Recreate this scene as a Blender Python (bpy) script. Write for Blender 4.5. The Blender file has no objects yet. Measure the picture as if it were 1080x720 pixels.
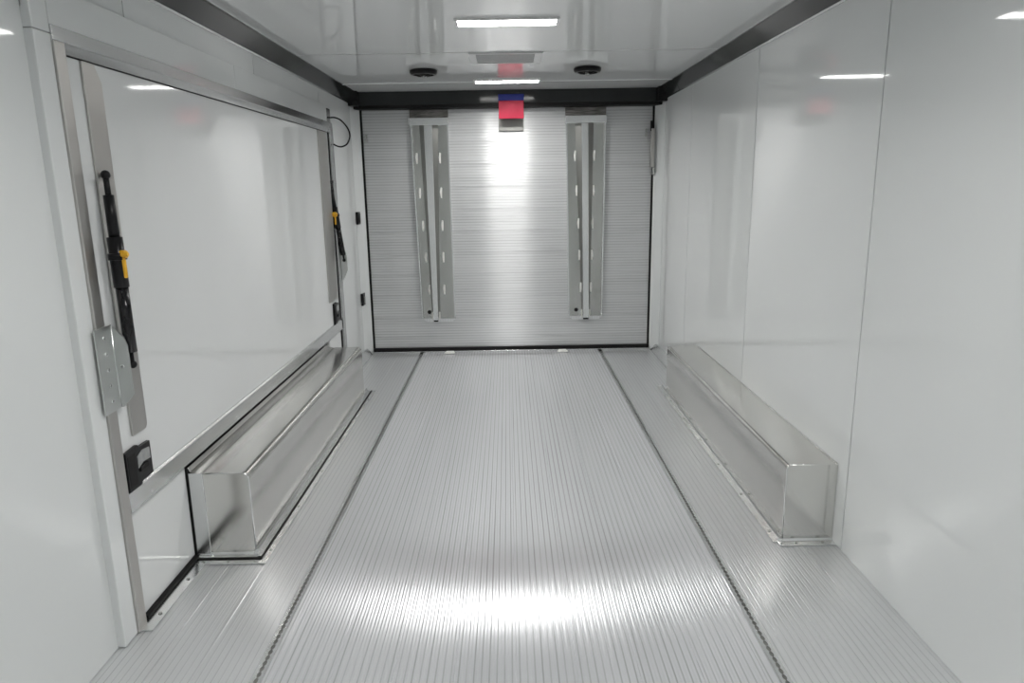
import bpy, bmesh, math, random
from mathutils import Matrix, Vector
random.seed(7)
SC = bpy.context.scene
COL = SC.collection
PI = math.pi

# ------------------------------------------------------------------ camera
FPX, CZ = 745.6, 1.3777
right = Vector((0.99984996, -0.00683796, -0.01591534))
up = Vector((0.01701684, 0.21600402, 0.97624418))
fwd = Vector((0.00323774, 0.97636853, -0.21608797))
cam_d = bpy.data.cameras.new('camera'); cam_d.sensor_width = 36.0
cam_d.lens = FPX / 1080 * 36.0; cam_d.clip_start = 0.02
cam = bpy.data.objects.new('camera', cam_d); COL.objects.link(cam)
R = Matrix((right, up, -fwd)).transposed().to_4x4()
cam.matrix_world = Matrix.Translation((0, 0, CZ)) @ R
SC.camera = cam

# ------------------------------------------------------------------ world, exposure
w = bpy.data.worlds.new('world'); SC.world = w; w.use_nodes = True
w.node_tree.nodes['Background'].inputs[0].default_value = (0.9, 0.95, 1, 1)
w.node_tree.nodes['Background'].inputs[1].default_value = 0.3
SC.view_settings.view_transform = 'Standard'; SC.view_settings.look = 'None'
SC.view_settings.gamma = 1; SC.view_settings.use_curve_mapping = False
SC.view_settings.exposure = 0.0
LAMP = 22.0            # emission of the light diffusers
LED_WATTS = 1.95        # beam of each of the five LEDs of a strip light

# ------------------------------------------------------------------ materials
def mat(name, col, rough=0.5, metal=0.0, emit=0.0, coat=0.0, spec=0.5):
    m = bpy.data.materials.new(name); m.use_nodes = True
    b = m.node_tree.nodes['Principled BSDF']
    b.inputs['Base Color'].default_value = (*col, 1); b.inputs['Roughness'].default_value = rough
    b.inputs['Metallic'].default_value = metal; b.inputs['Coat Weight'].default_value = coat
    b.inputs['Coat Roughness'].default_value = 0.05
    b.inputs['Specular IOR Level'].default_value = spec
    if emit:
        b.inputs['Emission Color'].default_value = (*col, 1); b.inputs['Emission Strength'].default_value = emit
    return m

def noise_mix(m, scale, stretch, c0, c1, r0=None, r1=None, bump=0.0, dist=0.001, detail=3.0):
    """procedural variation: colour, roughness and a small bump from one stretched noise"""
    nt = m.node_tree; b = nt.nodes['Principled BSDF']
    tc = nt.nodes.new('ShaderNodeTexCoord'); mp = nt.nodes.new('ShaderNodeMapping')
    mp.inputs['Scale'].default_value = stretch
    n = nt.nodes.new('ShaderNodeTexNoise'); n.inputs['Scale'].default_value = scale
    n.inputs['Detail'].default_value = detail
    nt.links.new(tc.outputs['Object'], mp.inputs[0]); nt.links.new(mp.outputs[0], n.inputs['Vector'])
    r = nt.nodes.new('ShaderNodeValToRGB')
    r.color_ramp.elements[0].position = 0.3; r.color_ramp.elements[1].position = 0.7
    r.color_ramp.elements[0].color = (*c0, 1); r.color_ramp.elements[1].color = (*c1, 1)
    nt.links.new(n.outputs['Fac'], r.inputs[0]); nt.links.new(r.outputs[0], b.inputs['Base Color'])
    if r0 is not None:
        q = nt.nodes.new('ShaderNodeMapRange'); q.inputs[1].default_value = 0.3; q.inputs[2].default_value = 0.7
        q.inputs[3].default_value = r0; q.inputs[4].default_value = r1
        nt.links.new(n.outputs['Fac'], q.inputs[0]); nt.links.new(q.outputs[0], b.inputs['Roughness'])
    if bump:
        bp = nt.nodes.new('ShaderNodeBump'); bp.inputs['Strength'].default_value = bump
        bp.inputs['Distance'].default_value = dist
        nt.links.new(n.outputs['Fac'], bp.inputs['Height']); nt.links.new(bp.outputs[0], b.inputs['Normal'])
    return m

def aniso(m, t, amount=0.95):
    nt = m.node_tree; b = nt.nodes['Principled BSDF']; c = nt.nodes.new('ShaderNodeCombineXYZ')
    for i in range(3): c.inputs[i].default_value = t[i]
    nt.links.new(c.outputs[0], b.inputs['Tangent']); b.inputs['Anisotropic'].default_value = amount
    return m

def rib_shade(m, axis, dark=.55, width=.16, patch=(2, .5, 2)):
    """shade in the hairline groove of every rib, put into the colour: a repeating narrow line, patchy along the surface"""
    nt = m.node_tree; b = nt.nodes['Principled BSDF']; src = b.inputs['Base Color'].links[0].from_socket
    tc = nt.nodes.new('ShaderNodeTexCoord'); sp = nt.nodes.new('ShaderNodeSeparateXYZ')
    nt.links.new(tc.outputs['Object'], sp.inputs[0])
    def math_(op, a, v, c=None):
        q = nt.nodes.new('ShaderNodeMath'); q.operation = op
        nt.links.new(a, q.inputs[0])
        if hasattr(v, 'links'): nt.links.new(v, q.inputs[1])
        else: q.inputs[1].default_value = v
        return q.outputs[0]
    u = math_('SUBTRACT', sp.outputs[axis], GROOVE0[axis]); u = math_('DIVIDE', u, .0222)
    fr = math_('FRACT', u, 0); d = math_('ABSOLUTE', math_('SUBTRACT', fr, .5), 0)
    mr = nt.nodes.new('ShaderNodeMapRange'); mr.inputs[1].default_value = width * .5; mr.inputs[2].default_value = width
    mr.inputs[3].default_value = 1; mr.inputs[4].default_value = 0; nt.links.new(d, mr.inputs[0])
    n = nt.nodes.new('ShaderNodeTexNoise'); n.inputs['Scale'].default_value = 2.0; n.inputs['Detail'].default_value = 4
    mp = nt.nodes.new('ShaderNodeMapping'); mp.inputs['Scale'].default_value = patch
    nt.links.new(tc.outputs['Object'], mp.inputs[0]); nt.links.new(mp.outputs[0], n.inputs['Vector'])
    nr = nt.nodes.new('ShaderNodeMapRange'); nr.inputs[1].default_value = .3; nr.inputs[2].default_value = .62
    nr.inputs[3].default_value = .25; nr.inputs[4].default_value = 1; nt.links.new(n.outputs['Fac'], nr.inputs[0])
    f = math_('MULTIPLY', mr.outputs[0], nr.outputs[0]); f = math_('MULTIPLY', f, dark)
    mx = nt.nodes.new('ShaderNodeMix'); mx.data_type = 'RGBA'
    nt.links.new(f, mx.inputs[0]); nt.links.new(src, mx.inputs[6]); mx.inputs[7].default_value = (.16, .16, .17, 1)
    nt.links.new(mx.outputs[2], b.inputs['Base Color'])
    return m
GROOVE0 = {0: -.730, 2: .028}      # where the rib pattern of the deck and of the door starts

M_white = noise_mix(mat('white_gloss_panel', (.66, .69, .69), .04), 1.3, (1, 1, 1),
                    (.685, .705, .703), (.70, .72, .718), .035, .05, .25, .002, 1.0)
M_ceil = noise_mix(mat('white_gloss_ceiling', (.66, .68, .68), .03), 1.0, (1, 1, 1),
                   (.72, .735, .735), (.74, .755, .755), .025, .035, .08, .001, 1.0)
M_door_white = noise_mix(mat('white_door_skin', (.66, .69, .69), .05), 2.0, (1, 1, 1),
                         (.70, .715, .715), (.72, .735, .735), .045, .06, .3, .002, 1.0)
M_alu_floor = aniso(noise_mix(mat('ribbed_aluminium_floor', (.8, .8, .8), .3, .58, spec=.3), 1.2, (3, .35, 1),
                        (.74, .75, .77), (.79, .80, .82), .22, .27), (1, 0, 0), 1.0)
M_alu_side = aniso(noise_mix(mat('aluminium_floor_edge_planks', (.8, .8, .8), .3, .75), 1.2, (3, .35, 1),
                       (.74, .75, .76), (.78, .79, .80), .28, .33), (1, 0, 0), .9)
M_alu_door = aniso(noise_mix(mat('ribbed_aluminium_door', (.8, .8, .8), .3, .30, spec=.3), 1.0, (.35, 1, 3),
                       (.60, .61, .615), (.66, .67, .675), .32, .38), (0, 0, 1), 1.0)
rib_shade(M_alu_floor, 0, .45, .13, (14, .35, 1)); rib_shade(M_alu_door, 2, .38, .2, (.6, 1, 9)); rib_shade(M_alu_side, 0, .3, .10, (14, .3, 1))  # narrow dark rib lines: groove shade drawn in the base colour
M_alu = noise_mix(mat('brushed_aluminium', (.75, .75, .75), .22, 1.0), 1.5, (1, 1, 1),
                  (.74, .75, .75), (.78, .79, .79), .2, .24)
M_fender = noise_mix(mat('mill_finish_sheet', (.72, .71, .68), .2, 1.0), 1.5, (1, 1, 1),
                     (.66, .655, .63), (.72, .715, .69), .13, .18, .1, .002)
M_galv = noise_mix(mat('galvanised_steel', (.6, .61, .6), .38, 1.0), 6, (1, 1, 1),
                   (.60, .615, .605), (.66, .675, .665), .36, .42)
M_tray = noise_mix(mat('stainless_sheet', (.6, .6, .58), .25, 1.0), 2, (2, 1, .5),
                   (.42, .425, .41), (.54, .545, .53), .2, .26)
M_cover = noise_mix(mat('dull_steel_strip', (.5, .49, .47), .4, 1.0), 2, (1, 1, 1),
                    (.50, .49, .47), (.56, .55, .53), .36, .42)
M_rail = noise_mix(mat('satin_aluminium_rail', (.58, .585, .585), .22, 1.0), 2, (1, 1, 1),
                   (.56, .565, .565), (.60, .605, .605), .2, .26)
M_flank = noise_mix(mat('dark_and_shade_steel', (.4, .4, .38), .35, 1.0), 2, (2, 1, .5),
                   (.24, .24, .23), (.30, .30, .285), .3, .4)  # on the tray flanks this darker tone is shade put into the colour
M_grip = noise_mix(mat('scuffed_grey_plate', (.3, .29, .27), .45, .7), 14, (1, 1, 7),
                   (.10, .095, .09), (.34, .33, .31), .35, .6)
M_dark = noise_mix(mat('charcoal_coated_trim', (.03, .033, .033), .14, spec=.3), 3, (1, 1, 1),
                   (.018, .020, .020), (.026, .029, .029), .1, .14)
M_seal = noise_mix(mat('black_rubber', (.006, .006, .006), .5, spec=.2), 20, (1, 1, 1), (.005, .005, .005), (.009, .009, .009))
M_black = noise_mix(mat('black_plastic', (.008, .008, .009), .3, spec=.2), 20, (1, 1, 1), (.006, .006, .007), (.011, .011, .012))
M_gloss_black = noise_mix(mat('black_gloss_paint', (.008, .008, .009), .12, spec=.3), 20, (1, 1, 1), (.006, .006, .007), (.010, .010, .011))
M_yellow = noise_mix(mat('yellow_plastic', (.8, .42, .02), .4), 20, (1, 1, 1), (.75, .40, .02), (.85, .47, .03))
M_blue = noise_mix(mat('blue_face', (.02, .035, .24), .4, spec=.2), 9, (1, 1, 1), (.012, .022, .20), (.016, .03, .23))
M_red = noise_mix(mat('red_face', (.5, .02, .07), .4, spec=.2), 9, (1, 1, 1), (.38, .012, .042), (.43, .015, .05))
M_caulk = noise_mix(mat('pale_weld_bead', (.8, .8, .77), .5), 30, (1, 1, 1), (.72, .72, .69), (.85, .85, .82))
M_joint = noise_mix(mat('grey_panel_joint', (.2, .21, .21), .5), 30, (1, 1, 1), (.02, .022, .022), (.035, .037, .037))
M_lamp = mat('lit_led_diffuser', (1.0, 0.985, 0.96), .4, 0, LAMP)
M_vent = noise_mix(mat('grey_vent_mesh', (.34, .35, .35), .5), 60, (1, 1, 1), (.26, .27, .27), (.32, .33, .33))
M_frame = noise_mix(mat('white_plastic', (.72, .73, .73), .35), 20, (1, 1, 1), (.70, .71, .71), (.74, .75, .75))

# ------------------------------------------------------------------ mesh helpers
def link(name, bm, m, parent=None, bevel=0.0, smooth=False, kind=None, segs=2):
    bmesh.ops.recalc_face_normals(bm, faces=bm.faces)
    me = bpy.data.meshes.new(name); bm.to_mesh(me); bm.free(); me.materials.append(m)
    o = bpy.data.objects.new(name, me); COL.objects.link(o)
    if smooth:
        for p in me.polygons: p.use_smooth = True
    if bevel:
        b = o.modifiers.new('bevel', 'BEVEL'); b.width = bevel; b.segments = segs; b.limit_method = 'ANGLE'
        for p in me.polygons: p.use_smooth = True
        b.harden_normals = True
    if parent:
        o.parent = parent; off = Vector((0, 0, 0)); q = parent
        while q: off += q.location; q = q.parent
        me.transform(Matrix.Translation(-off))
    if kind: o['kind'] = kind
    return o

def new(): return bmesh.new()

def box(bm, x0, x1, y0, y1, z0, z1):
    v = [bm.verts.new((x, y, z)) for x in (x0, x1) for y in (y0, y1) for z in (z0, z1)]
    for f in ((0, 1, 3, 2), (4, 6, 7, 5), (0, 4, 5, 1), (2, 3, 7, 6), (0, 2, 6, 4), (1, 5, 7, 3)):
        bm.faces.new([v[i] for i in f])
    return bm

def prism(bm, pts, axis, a, b):
    """polygon pts in the two other axes (cyclic order xyz minus axis), swept from a to b"""
    def P(p, t):
        return {'x': (t, p[0], p[1]), 'y': (p[0], t, p[1]), 'z': (p[0], p[1], t)}[axis]
    v0 = [bm.verts.new(P(p, a)) for p in pts]; v1 = [bm.verts.new(P(p, b)) for p in pts]
    n = len(pts)
    bm.faces.new(v0); bm.faces.new(v1[::-1])
    for i in range(n): bm.faces.new((v0[i], v0[(i + 1) % n], v1[(i + 1) % n], v1[i]))
    return bm

def sweep(bm, profs):
    """list of closed vertex rings (3-D) joined one to the next, capped"""
    rings = [[bm.verts.new(p) for p in r] for r in profs]
    n = len(rings[0])
    for a, b in zip(rings, rings[1:]):
        for i in range(n): bm.faces.new((a[i], a[(i + 1) % n], b[(i + 1) % n], b[i]))
    bm.faces.new(rings[0][::-1]); bm.faces.new(rings[-1])
    return bm

def tube(bm, pts, rads, seg=14):
    pts = [Vector(p) for p in pts]
    if not isinstance(rads, (list, tuple)): rads = [rads] * len(pts)
    ref = None; rings = []
    for i, p in enumerate(pts):
        d = (pts[min(i + 1, len(pts) - 1)] - pts[max(i - 1, 0)]).normalized()
        if ref is None: ref = d.orthogonal().normalized()
        ref = (ref - d * ref.dot(d)).normalized(); s = d.cross(ref)
        rings.append([p + (ref * math.cos(2 * PI * k / seg) + s * math.sin(2 * PI * k / seg)) * rads[i] for k in range(seg)])
    return sweep(bm, rings)

def disc(bm, c, axis, r, h, seg=20):
    c = Vector(c); a = {'x': Vector((1, 0, 0)), 'y': Vector((0, 1, 0)), 'z': Vector((0, 0, 1))}[axis]
    return tube(bm, [c, c + a * h], r, seg)

def lathe(bm, c, prof, seg=36):
    """prof: (radius, z) pairs round the vertical through c"""
    rings = [[(c[0] + r * math.cos(2 * PI * k / seg), c[1] + r * math.sin(2 * PI * k / seg), c[2] + z) for k in range(seg)] for r, z in prof]
    return sweep(bm, rings)

def ball(bm, c, r):
    bmesh.ops.create_uvsphere(bm, u_segments=14, v_segments=10, radius=r, matrix=Matrix.Translation(c)); return bm

def thing(name, label, cat, loc, group=None):
    o = bpy.data.objects.new(name, None); COL.objects.link(o); o.location = loc; o.empty_display_size = .05
    o['label'] = label; o['category'] = cat
    if group: o['group'] = group
    return o

def tag(o, label, cat, group=None):
    o['label'] = label; o['category'] = cat
    if group: o['group'] = group
    return o


# ------------------------------------------------------------------ dimensions
XL, XR, H, D = -1.2125, 1.2475, 2.101, 5.90
XN = -1.226           # near left wall face
XS = -1.202           # door surround face
Y0 = -2.6             # closed nose end behind the camera
PITCH = 0.0222

def ribbed(u0, u1, amp, seam_at, groove=.0005):
    """height profile across an extruded plank deck: soft ribs, a hairline groove per rib, a deeper one per plank"""
    us = set(); n = int((u1 - u0) / PITCH) + 1
    for i in range(n):
        for k in range(16): us.add(round(PITCH * (i + k / 16), 6))
        for d in (-.0016, -.0008, 0, .0008, .0016): us.add(round(PITCH * (i + .5) + d, 6))
    out = []
    for u in sorted(us):
        if u0 + u > u1: break
        d = abs(((u / PITCH) % 1) - .5) * PITCH
        out.append((u0 + u, amp * math.sin(4 * PI * u / PITCH) - groove * max(0, 1 - d / .0016)))
    for s in seam_at:
        out = [(u, h) for u, h in out if abs(u - s) > .0018]
        out += [(s - .0016, 0), (s - .0010, -.004), (s + .0010, -.004), (s + .0016, 0)]
    out.sort(); return out

# ------------------------------------------------------------------ floor
def deck(name, x0, x1, amp, seams, m, parent=None, kind=None, y0=Y0, y1=D + .05):
    bm = new(); pr = ribbed(x0, x1, amp, seams)
    ys = [y0, y1]
    rows = [[bm.verts.new((u, y, h - .0015)) for u, h in pr] for y in ys]
    for i in range(len(pr) - 1):
        bm.faces.new((rows[0][i], rows[0][i + 1], rows[1][i + 1], rows[1][i]))
    o = link(name, bm, m, parent, smooth=True, kind=kind)
    return o

TL, TR = -0.745, 0.765
bm = box(new(), -1.45, 1.45, Y0 - .1, 6.3, -.12, -.02)
fl = link('floor', bm, M_joint, kind='structure')
cw = (TR - TL - .03)
deck('deck_centre', TL + .015, TR - .015, .00029, [TL + .015 + .178 * k + .02 for k in range(1, 9)], M_alu_floor, fl)
deck('deck_side', XN - .03, TL - .015, .0002, [-1.071, -.934], M_alu_side, fl)
deck('deck_side', TR + .015, XR + .01, .0002, [.947, 1.125], M_alu_side, fl)

def track(x, label):
    """recessed tie-down track: two lips with scalloped slot between, dark channel below"""
    y0, y1, p = Y0 + .02, D - .1, .0254
    n = int((y1 - y0) / p)
    t = thing('tie_down_track', label, 'floor track', (x, 2, 0), 'recessed tie-down tracks along the floor')
    bm = new()
    for s in (-1, 1):
        e = []
        for k in range(n):
            c = y0 + (k + .5) * p
            for a in (-1, -.66, -.33, 0, .33, .66):
                yy = c + a * p / 2
                e.append((x + s * (.0012 + .0052 * max(0, math.cos(a * PI / 2)) ** .7), yy))
        lo = [bm.verts.new((q[0], q[1], .0004)) for q in e]
        out = [bm.verts.new((x + s * .0155, q[1], .0002)) for q in e]
        dn = [bm.verts.new((q[0], q[1], -.004)) for q in e]
        for i in range(len(e) - 1):
            bm.faces.new((lo[i], lo[i + 1], out[i + 1], out[i]))
            bm.faces.new((lo[i], lo[i + 1], dn[i + 1], dn[i]))
    link('slotted_lip', bm, M_alu, t)
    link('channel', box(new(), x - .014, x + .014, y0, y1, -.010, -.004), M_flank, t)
track(TL, 'slotted aluminium track let into the floor left of the centre planks')
track(TR, 'slotted aluminium track let into the floor right of the centre planks')

# ------------------------------------------------------------------ walls
SEAMS = [-2.4, -1.2, 0.0, 1.22, 2.45, 3.675, 4.945]
def wall_panels(name, xface, side, y0, y1, seams, z0=0, z1=H + .03, m=M_white):
    """wall sheets with thin dark joints between them; side +1 = right wall"""
    base = link(name, box(new(), min(xface + side * .006, xface + side * .09), max(xface + side * .006, xface + side * .09), y0, y1, z0 - .03, z1), M_joint, kind='structure')
    cuts = [y0] + [s for s in seams if y0 < s < y1] + [y1]
    for a, b in zip(cuts, cuts[1:]):
        link('wall_sheet', box(new(), min(xface, xface + side * .007), max(xface, xface + side * .007), a + (.003 if a > y0 else 0), b - (.003 if b < y1 else 0), z0, z1), m, base)
    return base
wall_panels('wall_right', XR, 1, Y0, D + .02, SEAMS)
# left wall: nose part, then the surround of the side door stands proud of it, upper band and rear part
wall_panels('wall_left', XN, -1, Y0, 1.938, [-2.4, -1.2, 0, 1.22])
wall_panels('wall_left_upper', XL - .004, -1, 1.938, D + .02, [2.44, 3.63, 4.84], z0=1.87)
wall_panels('wall_left_rear', XL - .004, -1, 5.02, D + .02, [], z0=0, z1=1.87)

sur = new()
box(sur, XS - .05, XS, 1.938, 2.012, 0, 1.7895); box(sur, XS - .05, XS, 1.938, 2.012, 1.7905, 1.915)
link('trim_1', sur, M_white, bevel=.004, kind='structure')
sur = new()
for a, b in ((2.0125, 3.328), (3.3315, 5.10)): box(sur, XS - .02, XS, a, b, 1.80, 1.915)
link('trim_2', sur, M_white, bevel=.0015, kind='structure')

link('wall_rear', box(new(), -1.5, 1.5, D + .06, D + .2, -.1, H + .2), M_joint, kind='structure')
link('wall_front', box(new(), -1.5, 1.5, Y0 - .1, Y0, -.1, H + .2), M_white, kind='structure')

# ceiling
cb = link('ceiling', box(new(), -1.4, 1.4, Y0 - .1, D + .1, H + .006, H + .1), M_joint, kind='structure')
for a, b in zip([Y0, -.7, .5, 1.74, 2.96, 4.195], [-.7, .5, 1.74, 2.96, 4.195, D + .05]):
    if b == 2.96: continue
    if a == 2.96: a = 1.74
    link('ceiling_sheet', box(new(), XN - .02, XR + .02, a + .006, b - .006, H, H + .007), M_ceil, cb)
# flat strip across the ceiling in front of the rear header
link('trim_3', box(new(), XL, XR, 5.335, 5.36, H - .005, H + .001), M_ceil, bevel=.002, kind='structure')

# dark cove trim along both ceiling edges, rear header
def cove(name, xw, side):
    c, c2 = .05, .078
    pts = [(xw, H - c2), (xw - side * .004, H - c2), (xw - side * c, H - .006), (xw - side * c, H), (xw, H)]
    o = link(name, prism(new(), pts, 'y', Y0, 5.74), M_dark, kind='structure')
    # pale lips on both sides
    link('lip', box(new(), min(xw, xw - side * .006), max(xw, xw - side * .006), Y0, 5.74, H - c2 - .012, H - c2), M_alu, o, bevel=.002)
    link('lip', box(new(), min(xw - side * c, xw - side * (c + .012)), max(xw - side * c, xw - side * (c + .012)), Y0, 5.74, H - .004, H), M_alu, o, bevel=.0015)
    link('joint_cover', prism(new(), [(p[0] - side * .0015 if p[0] != xw else p[0], p[1]) for p in pts], 'y', 5.3, 5.32), M_dark, o)
    return o
cove('trim_4', XR, 1); cove('trim_5', XL - .004, -1)
hd = box(new(), XL - .01, XR + .01, 5.79, D + .05, H - .100, H)
ho = link('trim_6', hd, M_dark, bevel=.004, kind='structure')
for s, x in ((-1, XL), (1, XR)):
    link('corner_block', box(new(), min(x, x - s * .075), max(x, x - s * .075), 5.70, 5.80, H - .112, H), M_gloss_black, ho, bevel=.004)
link('lower_flange', box(new(), XL + .02, XR - .02, 5.80, 5.93, H - .125, H - .1005), M_seal, ho)

# rounded white corner posts beside the rear door
def post(name, xa, xb, side):
    # side: -1 left post (xa wall, xb door edge)
    pts = [(xa, D - .13), (xa + (xb - xa) * .12, D - .12), (xa + (xb - xa) * .5, D - .045), (xa + (xb - xa) * .85, D - .012), (xb, D - .008), (xb, D + .05), (xa, D + .05)]
    bm = prism(new(), pts, 'z', 0, H - .09)
    return link(name, bm, M_white, bevel=.006, kind='structure')
post('trim_7', XL - .004, -1.166, -1); post('trim_8', XR, 1.190, 1)
# low dark corner curbs behind the wheel boxes
for nm, xw, s in (('trim_9', XL - .004, -1), ('trim_10', XR, 1)):
    link(nm, prism(new(), [(xw, 0), (xw, .052), (xw - s * .012, .052), (xw - s * .05, .006), (xw - s * .062, .0)], 'y', 4.62, D - .07), M_alu, bevel=.002, kind='structure')

# ------------------------------------------------------------------ door_1 : rear ramp door
DX0, DX1, DZ0, DZ1 = -1.150, 1.175, .028, 1.975
bm = new(); pr = ribbed(DZ0, DZ1, .0004, [DZ0 + .178 * k + .09 for k in range(0, 10)], .0009)
rows = [[bm.verts.new((x, D + .012 - h, z)) for z, h in pr] for x in (DX0, DX1)]
for i in range(len(pr) - 1): bm.faces.new((rows[0][i], rows[1][i], rows[1][i + 1], rows[0][i + 1]))
d1 = link('door_1', bm, M_alu_door, smooth=True, kind='structure')
link('door_core', box(new(), DX0, DX1, D + .02, D + .05, DZ0, DZ1), M_seal, d1)
link('rubber_seal', box(new(), DX0 - .012, DX1 + .012, D - .02, D + .03, .004, .032), M_seal, d1, bevel=.004)
link('sill_plate', box(new(), DX0 - .012, DX1 + .012, D - .055, D - .021, .001, .010), M_alu, d1, bevel=.002)
for x in (DX0 - .009, DX1 + .009):
    link('side_seal', box(new(), x - .008, x + .008, D, D + .02, .03, DZ1 + .01), M_seal, d1)
link('top_seal', box(new(), DX0 - .012, DX1 + .012, D, D + .03, DZ1, DZ1 + .02), M_seal, d1)
for x in (-.505, .443):
    link('floor_tab', prism(new(), [(x - .045, 5.775), (x + .045, 5.775), (x + .03, 5.84), (x - .03, 5.84)], 'z', .001, .014), M_caulk, d1, bevel=.003)

def tray(xl_t, xr_t, xl_b, xr_b, bar, dot, slots):
    zt, zb = 1.850, .285; yf = D + .008
    # backing sheet
    t = link('ramp_leg_tray', sweep(new(), [[(xl_b, yf - .004, zb), (xl_b, yf + .004, zb), (xr_b, yf + .004, zb), (xr_b, yf - .004, zb)],
                                            [(xl_t, yf - .004, zt), (xl_t, yf + .004, zt), (xr_t, yf + .004, zt), (xr_t, yf - .004, zt)]]), M_tray, d1)
    # raised rims
    for a, b, s in ((xl_b, xl_t, 1), (xr_b, xr_t, -1)):
        q = lambda x, z: [(x, yf - .03, z), (x + s * .010, yf - .03, z), (x + s * .012, yf - .003, z), (x, yf - .003, z)]
        link('rim', sweep(new(), [q(a, zb), q(b, zt)]), M_alu, t)
    # flanks either side of the leg, shade put into their dark colour, leaning outwards to the top
    xc_t, xc_b = (bar[0] + bar[1]) / 2, (bar[2] + bar[3]) / 2
    for s in (-1, 1):
        wt, wb = .075, .034
        q = lambda x, w_, z: [(x, yf - .026, z), (x + s * w_, yf - .005, z), (x, yf - .005, z)]
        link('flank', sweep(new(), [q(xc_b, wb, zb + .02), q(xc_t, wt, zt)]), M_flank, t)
    # the folded leg itself
    q = lambda a, b, dpt, z: [(a, yf - dpt, z), (b, yf - dpt, z), (b, yf - .006, z), (a, yf - .006, z)]
    leg = link('folded_leg', sweep(new(), [q(bar[2], bar[3], .045, zb - .012), q(bar[0], bar[1], .055, zt)]), M_alu, t, bevel=.004)
    link('foot_cap', box(new(), bar[2] + .003, bar[3] - .003, yf - .042, yf - .01, zb - .024, zb - .0125), M_seal, t)
    # top bracket and scuffed hinge plate
    link('top_bracket', box(new(), xl_t - .012, xr_t + .006, yf - .062, yf, zt, zt + .058), M_alu, t, bevel=.004)
    link('hinge_plate', box(new(), xl_t - .004, xr_t + .002, yf - .012, yf, zt + .059, zt + .122), M_grip, t)
    link('foot_lip', prism(new(), [(xl_b + .0, zb - .002), (xr_b + .005, zb - .002), (xr_b - .03, zb - .03), (xl_b + .04, zb - .03)], 'y', yf - .008, yf), M_alu_side, t)
    link('drain_hole', disc(new(), (dot[0], yf - .0055, dot[1]), 'y', .0165, .002), M_seal, t)
    for x, z in slots:
        k = random.uniform(-.004, .004)
        link('weld_bead', prism(new(), [(x - .006, z - .04), (x + .004, z - .045), (x + .008 + k, z - .01), (x + .007, z + .04), (x - .005, z + .042), (x - .009 + k, z + .006)], 'y', yf - .011, yf - .003), M_caulk, t, bevel=.002)
    for s in (0, 1):
        x = bar[2 + s] + (.008 if s else -.008)
        link('weld_bead', box(new(), x - .005, x + .005, yf - .011, yf - .003, zb - .01, zb + .055), M_caulk, t, bevel=.002)
zs = [1.60, 1.325, 1.06, .80, .53]
tray(-.765, -.463, -.735, -.452, (-.655, -.587, -.640, -.597), (-.675, .338),
     [(x, z) for z, a, b in zip(zs, (-.725, -.712, -.697, -.683, -.665), (-.537, -.537, -.537, -.539, -.541)) for x in (a, b)])
tray(.478, .798, .499, .784, (.600, .655, .622, .672), (.567, .338),
     [(x, z) for z, a, b in zip(zs, (.555, .567, .585, .592, .604), (.71, .705, .70, .695, .69)) for x in (a, b)])
# plate on the door under the coloured tag
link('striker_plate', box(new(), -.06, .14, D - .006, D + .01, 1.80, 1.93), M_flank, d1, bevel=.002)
# little catches at the upper corners
link('catch', box(new(), -1.125, -1.112, D - .012, D + .01, 1.73, 1.79), M_tray, d1, bevel=.002)
link('catch', box(new(), 1.118, 1.130, D - .012, D + .01, 1.74, 1.80), M_tray, d1, bevel=.002)
# latch bar on the right post
la = thing('latch_bar', 'vertical aluminium latch bar on the right edge of the rear door', 'door latch', (1.175, D - .02, 1.5))
link('bar', box(new(), 1.158, 1.186, D - .045, D - .012, 1.50, 1.80), M_cover, la, bevel=.003)
link('pivot', tube(new(), [(1.162, D - .03, 1.78), (1.162, D - .03, 1.86)], .010), M_seal, la)
link('hook', box(new(), 1.176, 1.192, D - .04, D - .010, 1.44, 1.499), M_tray, la, bevel=.002)

# coloured tag in front of the header
tg = thing('hanging_tag', 'blue-topped red rectangular tag hanging from the middle of the dark header', 'tag', (.04, 5.785, 1.98))
link('blue_band', box(new(), -.058, .142, 5.765, 5.788, 2.018, 2.066), M_blue, tg, bevel=.002)
link('red_panel', box(new(), -.055, .140, 5.765, 5.788, 1.884, 2.0175), M_red, tg, bevel=.002)
link('backing', box(new(), -.05, .135, 5.7885, 5.7895, 1.9, 2.06), M_frame, tg)

# ------------------------------------------------------------------ door_2 : side escape door in the left wall
FR = XS + .006
PF = XS - .010      # face of the door leaf
d2 = link('door_2', box(new(), XL - .045, PF, 2.064, 4.985, .38, 1.746), M_door_white, bevel=.003, kind='structure')
# outer skin beyond, closing the opening
link('wall_left_outer', box(new(), XL - .12, XL - .07, 1.9, 5.2, -.02, 1.9), M_joint, kind='structure')
# frame : top rail in two facets
bm = new()
for a, b in ((2.010, 5.085),):
    prism(bm, [(FR - .03, 1.813), (FR - .002, 1.813), (FR, 1.774), (FR - .003, 1.771), (FR - .013, 1.747), (FR - .03, 1.746)], 'y', a, b)
link('top_rail', bm, M_rail, d2, bevel=.0015)
link('near_jamb', box(new(), FR - .05, FR + .001, 2.011, 2.059, 0, 1.774), M_cover, d2, bevel=.003)
link('far_jamb', box(new(), FR - .05, FR + .001, 5.0085, 5.085, 0, 1.782), M_rail, d2, bevel=.003)
link('gap_seal', box(new(), FR - .055, FR - .012, 5.0, 5.008, 0, 1.75), M_seal, d2)
link('gap_seal', box(new(), PF, PF + .003, 2.066, 4.99, 1.743, 1.746), M_seal, d2)
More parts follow.
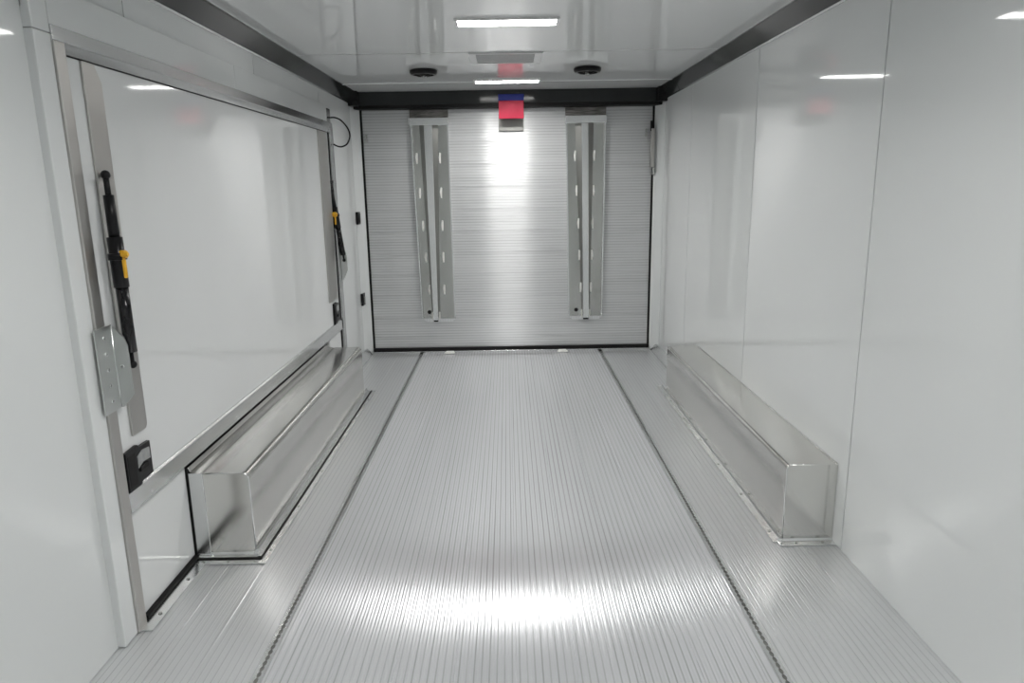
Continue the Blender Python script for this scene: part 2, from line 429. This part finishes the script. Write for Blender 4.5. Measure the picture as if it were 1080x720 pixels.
# bottom rail of the upper leaf
st = link('sill_rail', prism(new(), [(FR - .028, .457), (FR - .010, .456), (FR - .004, .449), (FR - .002, .388), (FR - .012, .380), (FR - .05, .380), (FR - .05, .45)], 'y', 2.066, 4.99), M_alu, d2, bevel=.0015)
for k in range(8):
    link('rivet', disc(new(), (FR - .005, 2.2 + .38 * k, .405), 'x', .006, .004, 12), M_alu, st)
# lower leaf
lo = link('lower_panel', box(new(), XL - .045, PF - .002, 2.064, 2.468, .02, .378), M_door_white, d2, bevel=.003)
link('lower_panel', box(new(), XL - .045, PF - .002, 4.66, 4.990, .02, .378), M_door_white, d2, bevel=.003)
link('lower_seal', box(new(), PF - .02, FR - .003, 2.075, 2.47, .006, .020), M_seal, d2, bevel=.003)
link('seal_strip', box(new(), PF - .02, PF + .005, 2.4685, 2.477, .0, .366), M_seal, d2)
th = link('threshold', prism(new(), [(XL - .02, 0), (FR + .036, 0), (FR + .036, .004), (FR + .001, .006), (XL - .02, .006)], 'y', 2.02, 2.44), M_alu, d2)
for y in (2.11, 2.32): link('rivet', disc(new(), (FR + .018, y, .005), 'z', .006, .003, 12), M_tray, th)
# flat arm cover strips on the leaf
for name, ya, yb, zt, zb in (('cover_strip', 2.143, 2.235, 1.742, .615), ('cover_strip', 4.715, 4.94, 1.742, .62)):
    link(name, prism(new(), [(ya, zt), (yb - .03, zt - .0), (yb, zt - .05), (yb, zb + .012), (yb - .012, zb), (ya, zb)], 'x', PF + .0005, PF + .008), M_cover, d2, bevel=.002)
# latches
def latch(ya, yb, za, zb, big):
    x0, x1 = PF + .0005, PF + .013
    l = link('latch', prism(new(), [(ya, za), (ya, zb), (ya + (yb - ya) * .5, zb + .004), (ya + (yb - ya) * .56, zb - .006), (yb, zb - .008), (yb, za + .010), (ya + (yb - ya) * .55, za + .010), (ya + (yb - ya) * .5, za - .002)], 'x', x0, x1), M_black, d2, bevel=.002)
    w_ = yb - ya
    link('latch_window', prism(new(), [(ya + w_ * .42, zb - .072), (ya + w_ * .62, zb - .060), (yb - w_ * .08, zb - .064), (yb - w_ * .08, zb - .026), (ya + w_ * .62, zb - .020), (ya + w_ * .42, zb - .032)], 'x', x1, x1 + .002), M_vent, l)
    link('latch_recess', box(new(), x1 - .001, x1 + .001, ya + .008, ya + w_ * .34, za + .012, zb - .014), M_seal, l)
    link('latch_paddle', box(new(), x1, x1 + .006, ya + w_ * .45, ya + w_ * .8, za + .045, za + .062), M_seal, l, bevel=.002)
latch(2.074, 2.226, .450, .580, True)
latch(4.80, 4.925, .455, .60, False)

# struts with their brackets : things of their own
def strut(label, A, B, sgn, cx, cy_=-.014, cr=.013):
    t = thing('lift_strut', label, 'gas strut', B, 'gas struts of the side door')
    A = Vector(A); B = Vector(B); P = lambda k: A.lerp(B, k)
    link('ball_end', ball(new(), A, .0135), M_black, t, smooth=True)
    link('stud', tube(new(), [A, (PF + .009, A.y + .09 * sgn, A.z)], .007), M_black, t, smooth=True)
    link('piston_rod', tube(new(), [A, P(.14)], .0085), M_black, t, smooth=True)
    link('upper_sleeve', tube(new(), [P(.10), P(.103), P(.335), P(.338)], [.008, .0145, .0155, .008], 18), M_black, t, smooth=True)
    link('collar', tube(new(), [P(.315), P(.318), P(.58), P(.585)], [.01, .0215, .0215, .01], 18), M_black, t, smooth=True)
    link('clamp_ring', tube(new(), [P(.40), P(.402), P(.435), P(.437)], [.0215, .026, .026, .0215], 18), M_black, t, smooth=True)
    link('cylinder', tube(new(), [P(.575), P(.578), P(.93), P(.935)], [.008, .0178, .0178, .008], 18), M_gloss_black, t, smooth=True)
    link('lower_rod', tube(new(), [P(.93), B], .006), M_black, t, smooth=True)
    link('lower_ball', ball(new(), B, .012), M_black, t, smooth=True)
    c = P(.415)
    k = link('yellow_clip', disc(new(), (c.x + cx, c.y + cy_, c.z + .004), 'y', cr, .02, 16), M_yellow, t, bevel=.002)
    link('clip_pin', tube(new(), [(c.x + cx, c.y + cy_, c.z + .004), (c.x + cx + .02, c.y + cy_, c.z + .006)], .006), M_yellow, k)
    link('clip_tail', box(new(), c.x + cx - .002, c.x + cx + .008, c.y + cy_, c.y + cy_ + .01, c.z - .065, c.z - .008), M_yellow, k, bevel=.003)
    return t

strut('black gas strut with yellow clip, before the near end of the side door', (-1.163, 2.112, 1.425), (-1.150, 2.098, .862), 1, .020)
strut('black gas strut with yellow clip, at the far end of the side door', (-1.218, 4.985, 1.42), (-1.166, 5.035, .875), 0, .002, -.045, .018)

# L bracket near
b1 = thing('strut_bracket', 'grey angle bracket with five screws, on the near door jamb', 'bracket', (XS, 2.05, .73), 'angle brackets of the gas struts')
bx = FR + .003
link('wall_flange', box(new(), bx, bx + .004, 1.990, 2.079, .733, .99), M_galv, b1)
link('side_flange', prism(new(), [(bx, .735), (bx + .002, .99), (bx + .038, .952), (bx + .046, .925), (bx + .046, .775), (bx + .012, .735)], 'y', 2.076, 2.080), M_galv, b1)
link('fold', tube(new(), [(bx + .002, 2.0765, .735), (bx + .002, 2.0765, .99)], .0035, 10), M_alu, b1, smooth=True)
def screw(p, axis, par):
    s = link('screw', disc(new(), p, axis, .0065, .004 if axis == 'x' else -.004, 14), M_alu, par, bevel=.001)
    p = Vector(p)
    c = new()
    if axis == 'x':
        box(c, p.x + .0041, p.x + .0046, p.y - .001, p.y + .001, p.z - .004, p.z + .004); box(c, p.x + .0041, p.x + .0046, p.y - .004, p.y + .004, p.z - .001, p.z + .001)
    else:
        box(c, p.x - .001, p.x + .001, p.y - .0046, p.y - .0041, p.z - .004, p.z + .004); box(c, p.x - .004, p.x + .004, p.y - .0046, p.y - .0041, p.z - .001, p.z + .001)
    link('screw_slot', c, M_tray, s)
for k in range(5): screw((bx + .004, 2.030, .958 - .048 * k), 'x', b1)
screw((bx + .024, 2.076, .862), 'y', b1)
b2 = thing('strut_bracket', 'small grey angle bracket on the far door jamb, below the strut', 'bracket', (XS, 5.05, .73), 'angle brackets of the gas struts')
link('wall_flange', box(new(), bx, bx + .004, 5.055, 5.10, .733, .99), M_galv, b2)
link('side_flange', prism(new(), [(bx, .72), (bx + .002, .99), (bx + .03, .952), (bx + .046, .90), (bx + .046, .80), (bx + .012, .735)], 'y', 5.051, 5.055), M_galv, b2)

# cable loop with its small bracket
cb_ = thing('cable_bracket', 'small grey upright bracket above the far top corner of the side door', 'bracket', (XS, 5.05, 1.81))
link('plate', box(new(), XS + .0005, XS + .004, 4.955, 5.045, 1.814, 1.90), M_tray, cb_, bevel=.001)
loop = [(-1.198, 5.05, 1.846), (-1.165, 5.05, 1.845), (-1.125, 5.05, 1.825), (-1.085, 5.05, 1.775), (-1.073, 5.05, 1.725), (-1.092, 5.05, 1.675), (-1.125, 5.05, 1.655), (-1.156, 5.05, 1.655), (-1.19, 5.05, 1.671)]
def smooth_path(pts, n=6):
    out = []; P = [Vector(p) for p in pts]; P = [P[0]] + P + [P[-1]]
    for i in range(1, len(P) - 2):
        for k in range(n):
            t = k / n; a, b, c, d = P[i - 1:i + 3]
            out.append(.5 * ((2 * b) + (c - a) * t + (2 * a - 5 * b + 4 * c - d) * t * t + (3 * b - a - 3 * c + d) * t ** 3))
    out.append(P[-2]); return out
tag(link('cable', tube(new(), smooth_path(loop), .0055, 10), M_black, smooth=True), 'black cable looping out from the far top corner of the side door', 'cable')
# black wall buttons near the rear door
for z, lab in ((1.136, 'upper small black switch on the white wall left of the rear door'), (.475, 'lower black latch socket on the white wall left of the rear door')):
    s = thing('wall_switch', lab, 'switch', (XL, 5.79, z), 'black fittings on the rear left wall')
    link('housing', box(new(), XL - .004, XL + .018, 5.745, 5.835, z - .05, z + .05), M_black, s, bevel=.006)
    if z < 1: link('rocker', box(new(), XL + .0181, XL + .024, 5.765, 5.80, z - .025, z + .025), M_tray, s, bevel=.003)
    else: link('rocker', box(new(), XL + .0181, XL + .022, 5.765, 5.815, z - .035, z + .035), M_seal, s, bevel=.002)

# ------------------------------------------------------------------ wheel boxes
def rounded_box_shell(x0, x1, y0, y1, z1, r, side):
    """hollow-looking sheet cover: profile in x-z with rounded inner top edge, swept along y"""
    pts = []
    if side > 0:   # right wall: inner side is x0
        pts += [(x0, .004)]
        for k in range(6):
            a = PI - k * PI / 10; pts.append((x0 + r + r * math.cos(a), z1 - r + r * math.sin(a)))
        pts += [(x1, z1), (x1, .004)]
    else:
        pts += [(x1, .004)]
        for k in range(6):
            a = k * PI / 10; pts.append((x1 - r + r * math.cos(a), z1 - r + r * math.sin(a)))
        pts += [(x0, z1), (x0, .004)]
    return pts
def wheel_box_right():
    t = thing('wheel_box', 'long bare aluminium wheel box on the floor against the right wall', 'wheel box', (1.15, 3.5, 0), 'aluminium wheel boxes')
    x0, x1, y0, y1, z = 1.048, XR - .001, 2.525, 4.58, .318
    link('cover', prism(new(), rounded_box_shell(x0, x1, y0 + .003, y1, z, .016, 1), 'y', y0 + .003, y1), M_fender, t, bevel=.002)
    link('end_plate', prism(new(), rounded_box_shell(x0, x1, 0, 0, z, .016, 1), 'y', y0 - .001, y0 + .0025), M_fender, t, bevel=.001)
    # weld bead round the front edge
    link('edge_bead', tube(new(), [(x0 + .004, y0 + .001, .01), (x0 + .003, y0 + .001, z - .012), (x0 + .014, y0 + .001, z - .002)], .0028, 8), M_alu, t, smooth=True)
    link('edge_bead', tube(new(), [(x0 + .014, y0 + .001, z - .001), (x1 - .002, y0 + .001, z - .001), (x1 - .004, y0 + .001, .01)], .002, 8), M_alu, t, smooth=True)
    link('base_flange', prism(new(), [(x0 + .001, 0), (x0 + .001, .016), (x0 - .004, .006), (x0 - .034, .004), (x0 - .034, 0)], 'y', y0 - .01, y1 + .12), M_alu, t)
    f = link('front_flange', prism(new(), [(y0 - .002, 0), (y0 - .002, .014), (y0 - .008, .006), (y0 - .040, .004), (y0 - .040, 0)], 'x', x0 - .018, x1), M_alu, t)
    link('wall_flange', box(new(), x1 - .004, x1 - .0005, y0, y1, z, z + .004), M_alu, t)
    for y in (2.6, 2.95, 3.3, 3.65, 4.0, 4.35): link('rivet', disc(new(), (x0 - .018, y, .004), 'z', .006, .0035, 12), M_tray, t)
    for x in (1.10, 1.20): link('rivet', disc(new(), (x, y0 - .022, .004), 'z', .006, .0035, 12), M_tray, t)
def wheel_box_left():
    t = thing('wheel_box', 'long bare aluminium wheel box on the floor below the side door', 'wheel box', (-1.08, 3.5, 0), 'aluminium wheel boxes')
    x0, x1, y0, y1, z = -1.160, -.984, 2.475, 4.58, .345
    link('cover', prism(new(), rounded_box_shell(x0, x1, y0 + .003, y1, z, .028, -1), 'y', y0 + .003, y1), M_fender, t, bevel=.002)
    link('end_plate', prism(new(), rounded_box_shell(x0 - .001, x1, 0, 0, z, .028, -1), 'y', y0 - .001, y0 + .0025), M_fender, t, bevel=.001)
    link('edge_bead', tube(new(), [(x0, y0 + .001, z), (x1 - .028, y0 + .001, z), (x1 - .017, y0 + .001, z - .0022), (x1 - .0082, y0 + .001, z - .0082), (x1 - .0022, y0 + .001, z - .017), (x1, y0 + .001, z - .028), (x1, y0 + .001, .035)], .003, 8), M_alu, t, smooth=True)
    # back channel between the cover and the wall, lapping up the door leaf
    link('back_channel', prism(new(), [(XL - .002, .004), (XL - .002, .366), (XL + .004, .366), (XL + .010, .352), (x0 - .0, .340), (x0, .004)], 'y', y0 + .006, y1), M_fender, t, bevel=.002)
    link('end_angle', box(new(), XL + .006, x0 + .006, y0 - .004, y0 + .0, .02, .348), M_alu, t, bevel=.0015)
    # lower skirt flange, rubber line and base frame
    link('side_skirt', prism(new(), [(x1 - .006, .004), (x1 - .006, .034), (x1 + .002, .016), (x1 + .022, .012), (x1 + .022, .004)], 'y', y0 - .012, y1 + .10), M_alu, t)
    link('front_skirt', prism(new(), [(y0 + .002, .004), (y0 + .002, .034), (y0 - .004, .016), (y0 - .018, .012), (y0 - .018, .004)], 'x', XL + .006, x1 + .010), M_alu, t)
    link('rubber_line', box(new(), XL + .003, x1 + .028, y0 - .024, y0 - .0185, 0, .010), M_seal, t)
    link('rubber_line', box(new(), x1 + .0225, x1 + .028, y0 - .018, y1 + .12, 0, .010), M_seal, t)
    link('base_frame', box(new(), XL + .006, x1 + .052, y0 - .052, y0 - .0245, 0, .006), M_alu, t, bevel=.0015)
    link('base_frame', box(new(), x1 + .0285, x1 + .052, y0 - .024, y1 + .12, 0, .006), M_alu, t, bevel=.0015)
    for y in (2.52, 2.9, 3.3, 3.7, 4.1, 4.5): link('rivet', disc(new(), (x1 + .040, y, .006), 'z', .005, .003, 12), M_tray, t)
    for x in (-1.17, -1.08, -.98): link('rivet', disc(new(), (x, y0 - .038, .006), 'z', .005, .003, 12), M_tray, t)
wheel_box_right(); wheel_box_left()

# ------------------------------------------------------------------ ceiling fittings
def light(y, label, first=[None]):
    if first[0] is None:
        t = thing('ceiling_light', label, 'light', (.012, y, H), 'strip lights on the ceiling')
        bm = new(); x0, x1, a, b, z = .012 - .235, .012 + .235, y - .072, y + .072, H - .010
        box(bm, x0, x1, a, a + .012, z, H - .0002); box(bm, x0, x1, b - .012, b, z, H - .0002)
        box(bm, x0, x0 + .012, a + .012, b - .012, z, H - .0002); box(bm, x1 - .012, x1, a + .012, b - .012, z, H - .0002)
        link('frame', bm, M_frame, t)
        link('diffuser', box(new(), x0 + .0125, x1 - .0125, a + .0125, b - .0125, H - .007, H - .001), M_lamp, t, bevel=.002)
        ld = bpy.data.lights.new('led', 'AREA'); ld.shape = 'RECTANGLE'; ld.size = .022; ld.size_y = .05
        ld.energy = LED_WATTS; ld.spread = math.radians(160); ld.color = (1, .985, .96)
        for k in range(5):
            lo_ = bpy.data.objects.new('led', ld); COL.objects.link(lo_); lo_.location = (-.154 + .077 * k, 0, -.0095); lo_.parent = t
        first[0] = t; return t
    s = first[0]; t = s.copy(); COL.objects.link(t); t['label'] = label; t.location = (.012, y, H)
    for ch in s.children:
        c = ch.copy(); COL.objects.link(c); c.parent = t
    return t
light(3.43, 'lit white strip light on the ceiling, nearest the camera')
light(5.30, 'lit white strip light on the ceiling, just before the rear header')
light(1.50, 'added unseen strip light on the ceiling, right above the viewer')  # out of view, added to light the room
light(-.40, 'added unseen strip light on the ceiling, behind the viewer')  # another lamp added for brightness, behind the camera
light(-2.0, 'added unseen strip light on the ceiling, at the closed nose end')  # added fill at the nose end, never in frame

vt = thing('ceiling_vent', 'square grey vent in a white frame on the ceiling between the strip lights', 'vent', (0, 4.36, H))
bm = new(); box(bm, -.205, .215, 4.205, 4.222, H - .007, H - .0002); box(bm, -.205, .215, 4.52, 4.54, H - .007, H - .0002)
box(bm, -.205, -.165, 4.222, 4.52, H - .007, H - .0002); box(bm, .170, .215, 4.222, 4.52, H - .007, H - .0002)
link('frame', bm, M_frame, vt)
link('mesh_panel', box(new(), -.165, .170, 4.222, 4.52, H - .004, H - .001), M_vent, vt)

def speaker(x, label):
    t = thing('ceiling_speaker', label, 'speaker', (x, 4.77, H), 'round black ceiling speakers')
    link('rim', lathe(new(), (x, 4.77, H), [(.078, -.0003), (.088, -.006), (.088, -.020), (.080, -.030), (.062, -.032), (.060, -.020)]), M_black, t, smooth=False)
    link('grille', lathe(new(), (x, 4.77, H), [(.060, -.018), (.058, -.024), (.02, -.028)]), M_seal, t)
    for k in range(6):
        a = k * PI / 3 + .2; c, s = math.cos(a), math.sin(a)
        link('spoke', tube(new(), [(x + .012 * c, 4.77 + .012 * s, H - .040), (x + .064 * c, 4.77 + .064 * s, H - .030)], .005, 8), M_black, t)
    link('hub', lathe(new(), (x, 4.77, H), [(.020, -.028), (.020, -.042), (.012, -.047)], 18), M_tray, t)
speaker(-.52, 'round black ceiling speaker on the left, above the left ramp leg')
speaker(.525, 'round black ceiling speaker on the right, above the right ramp leg')
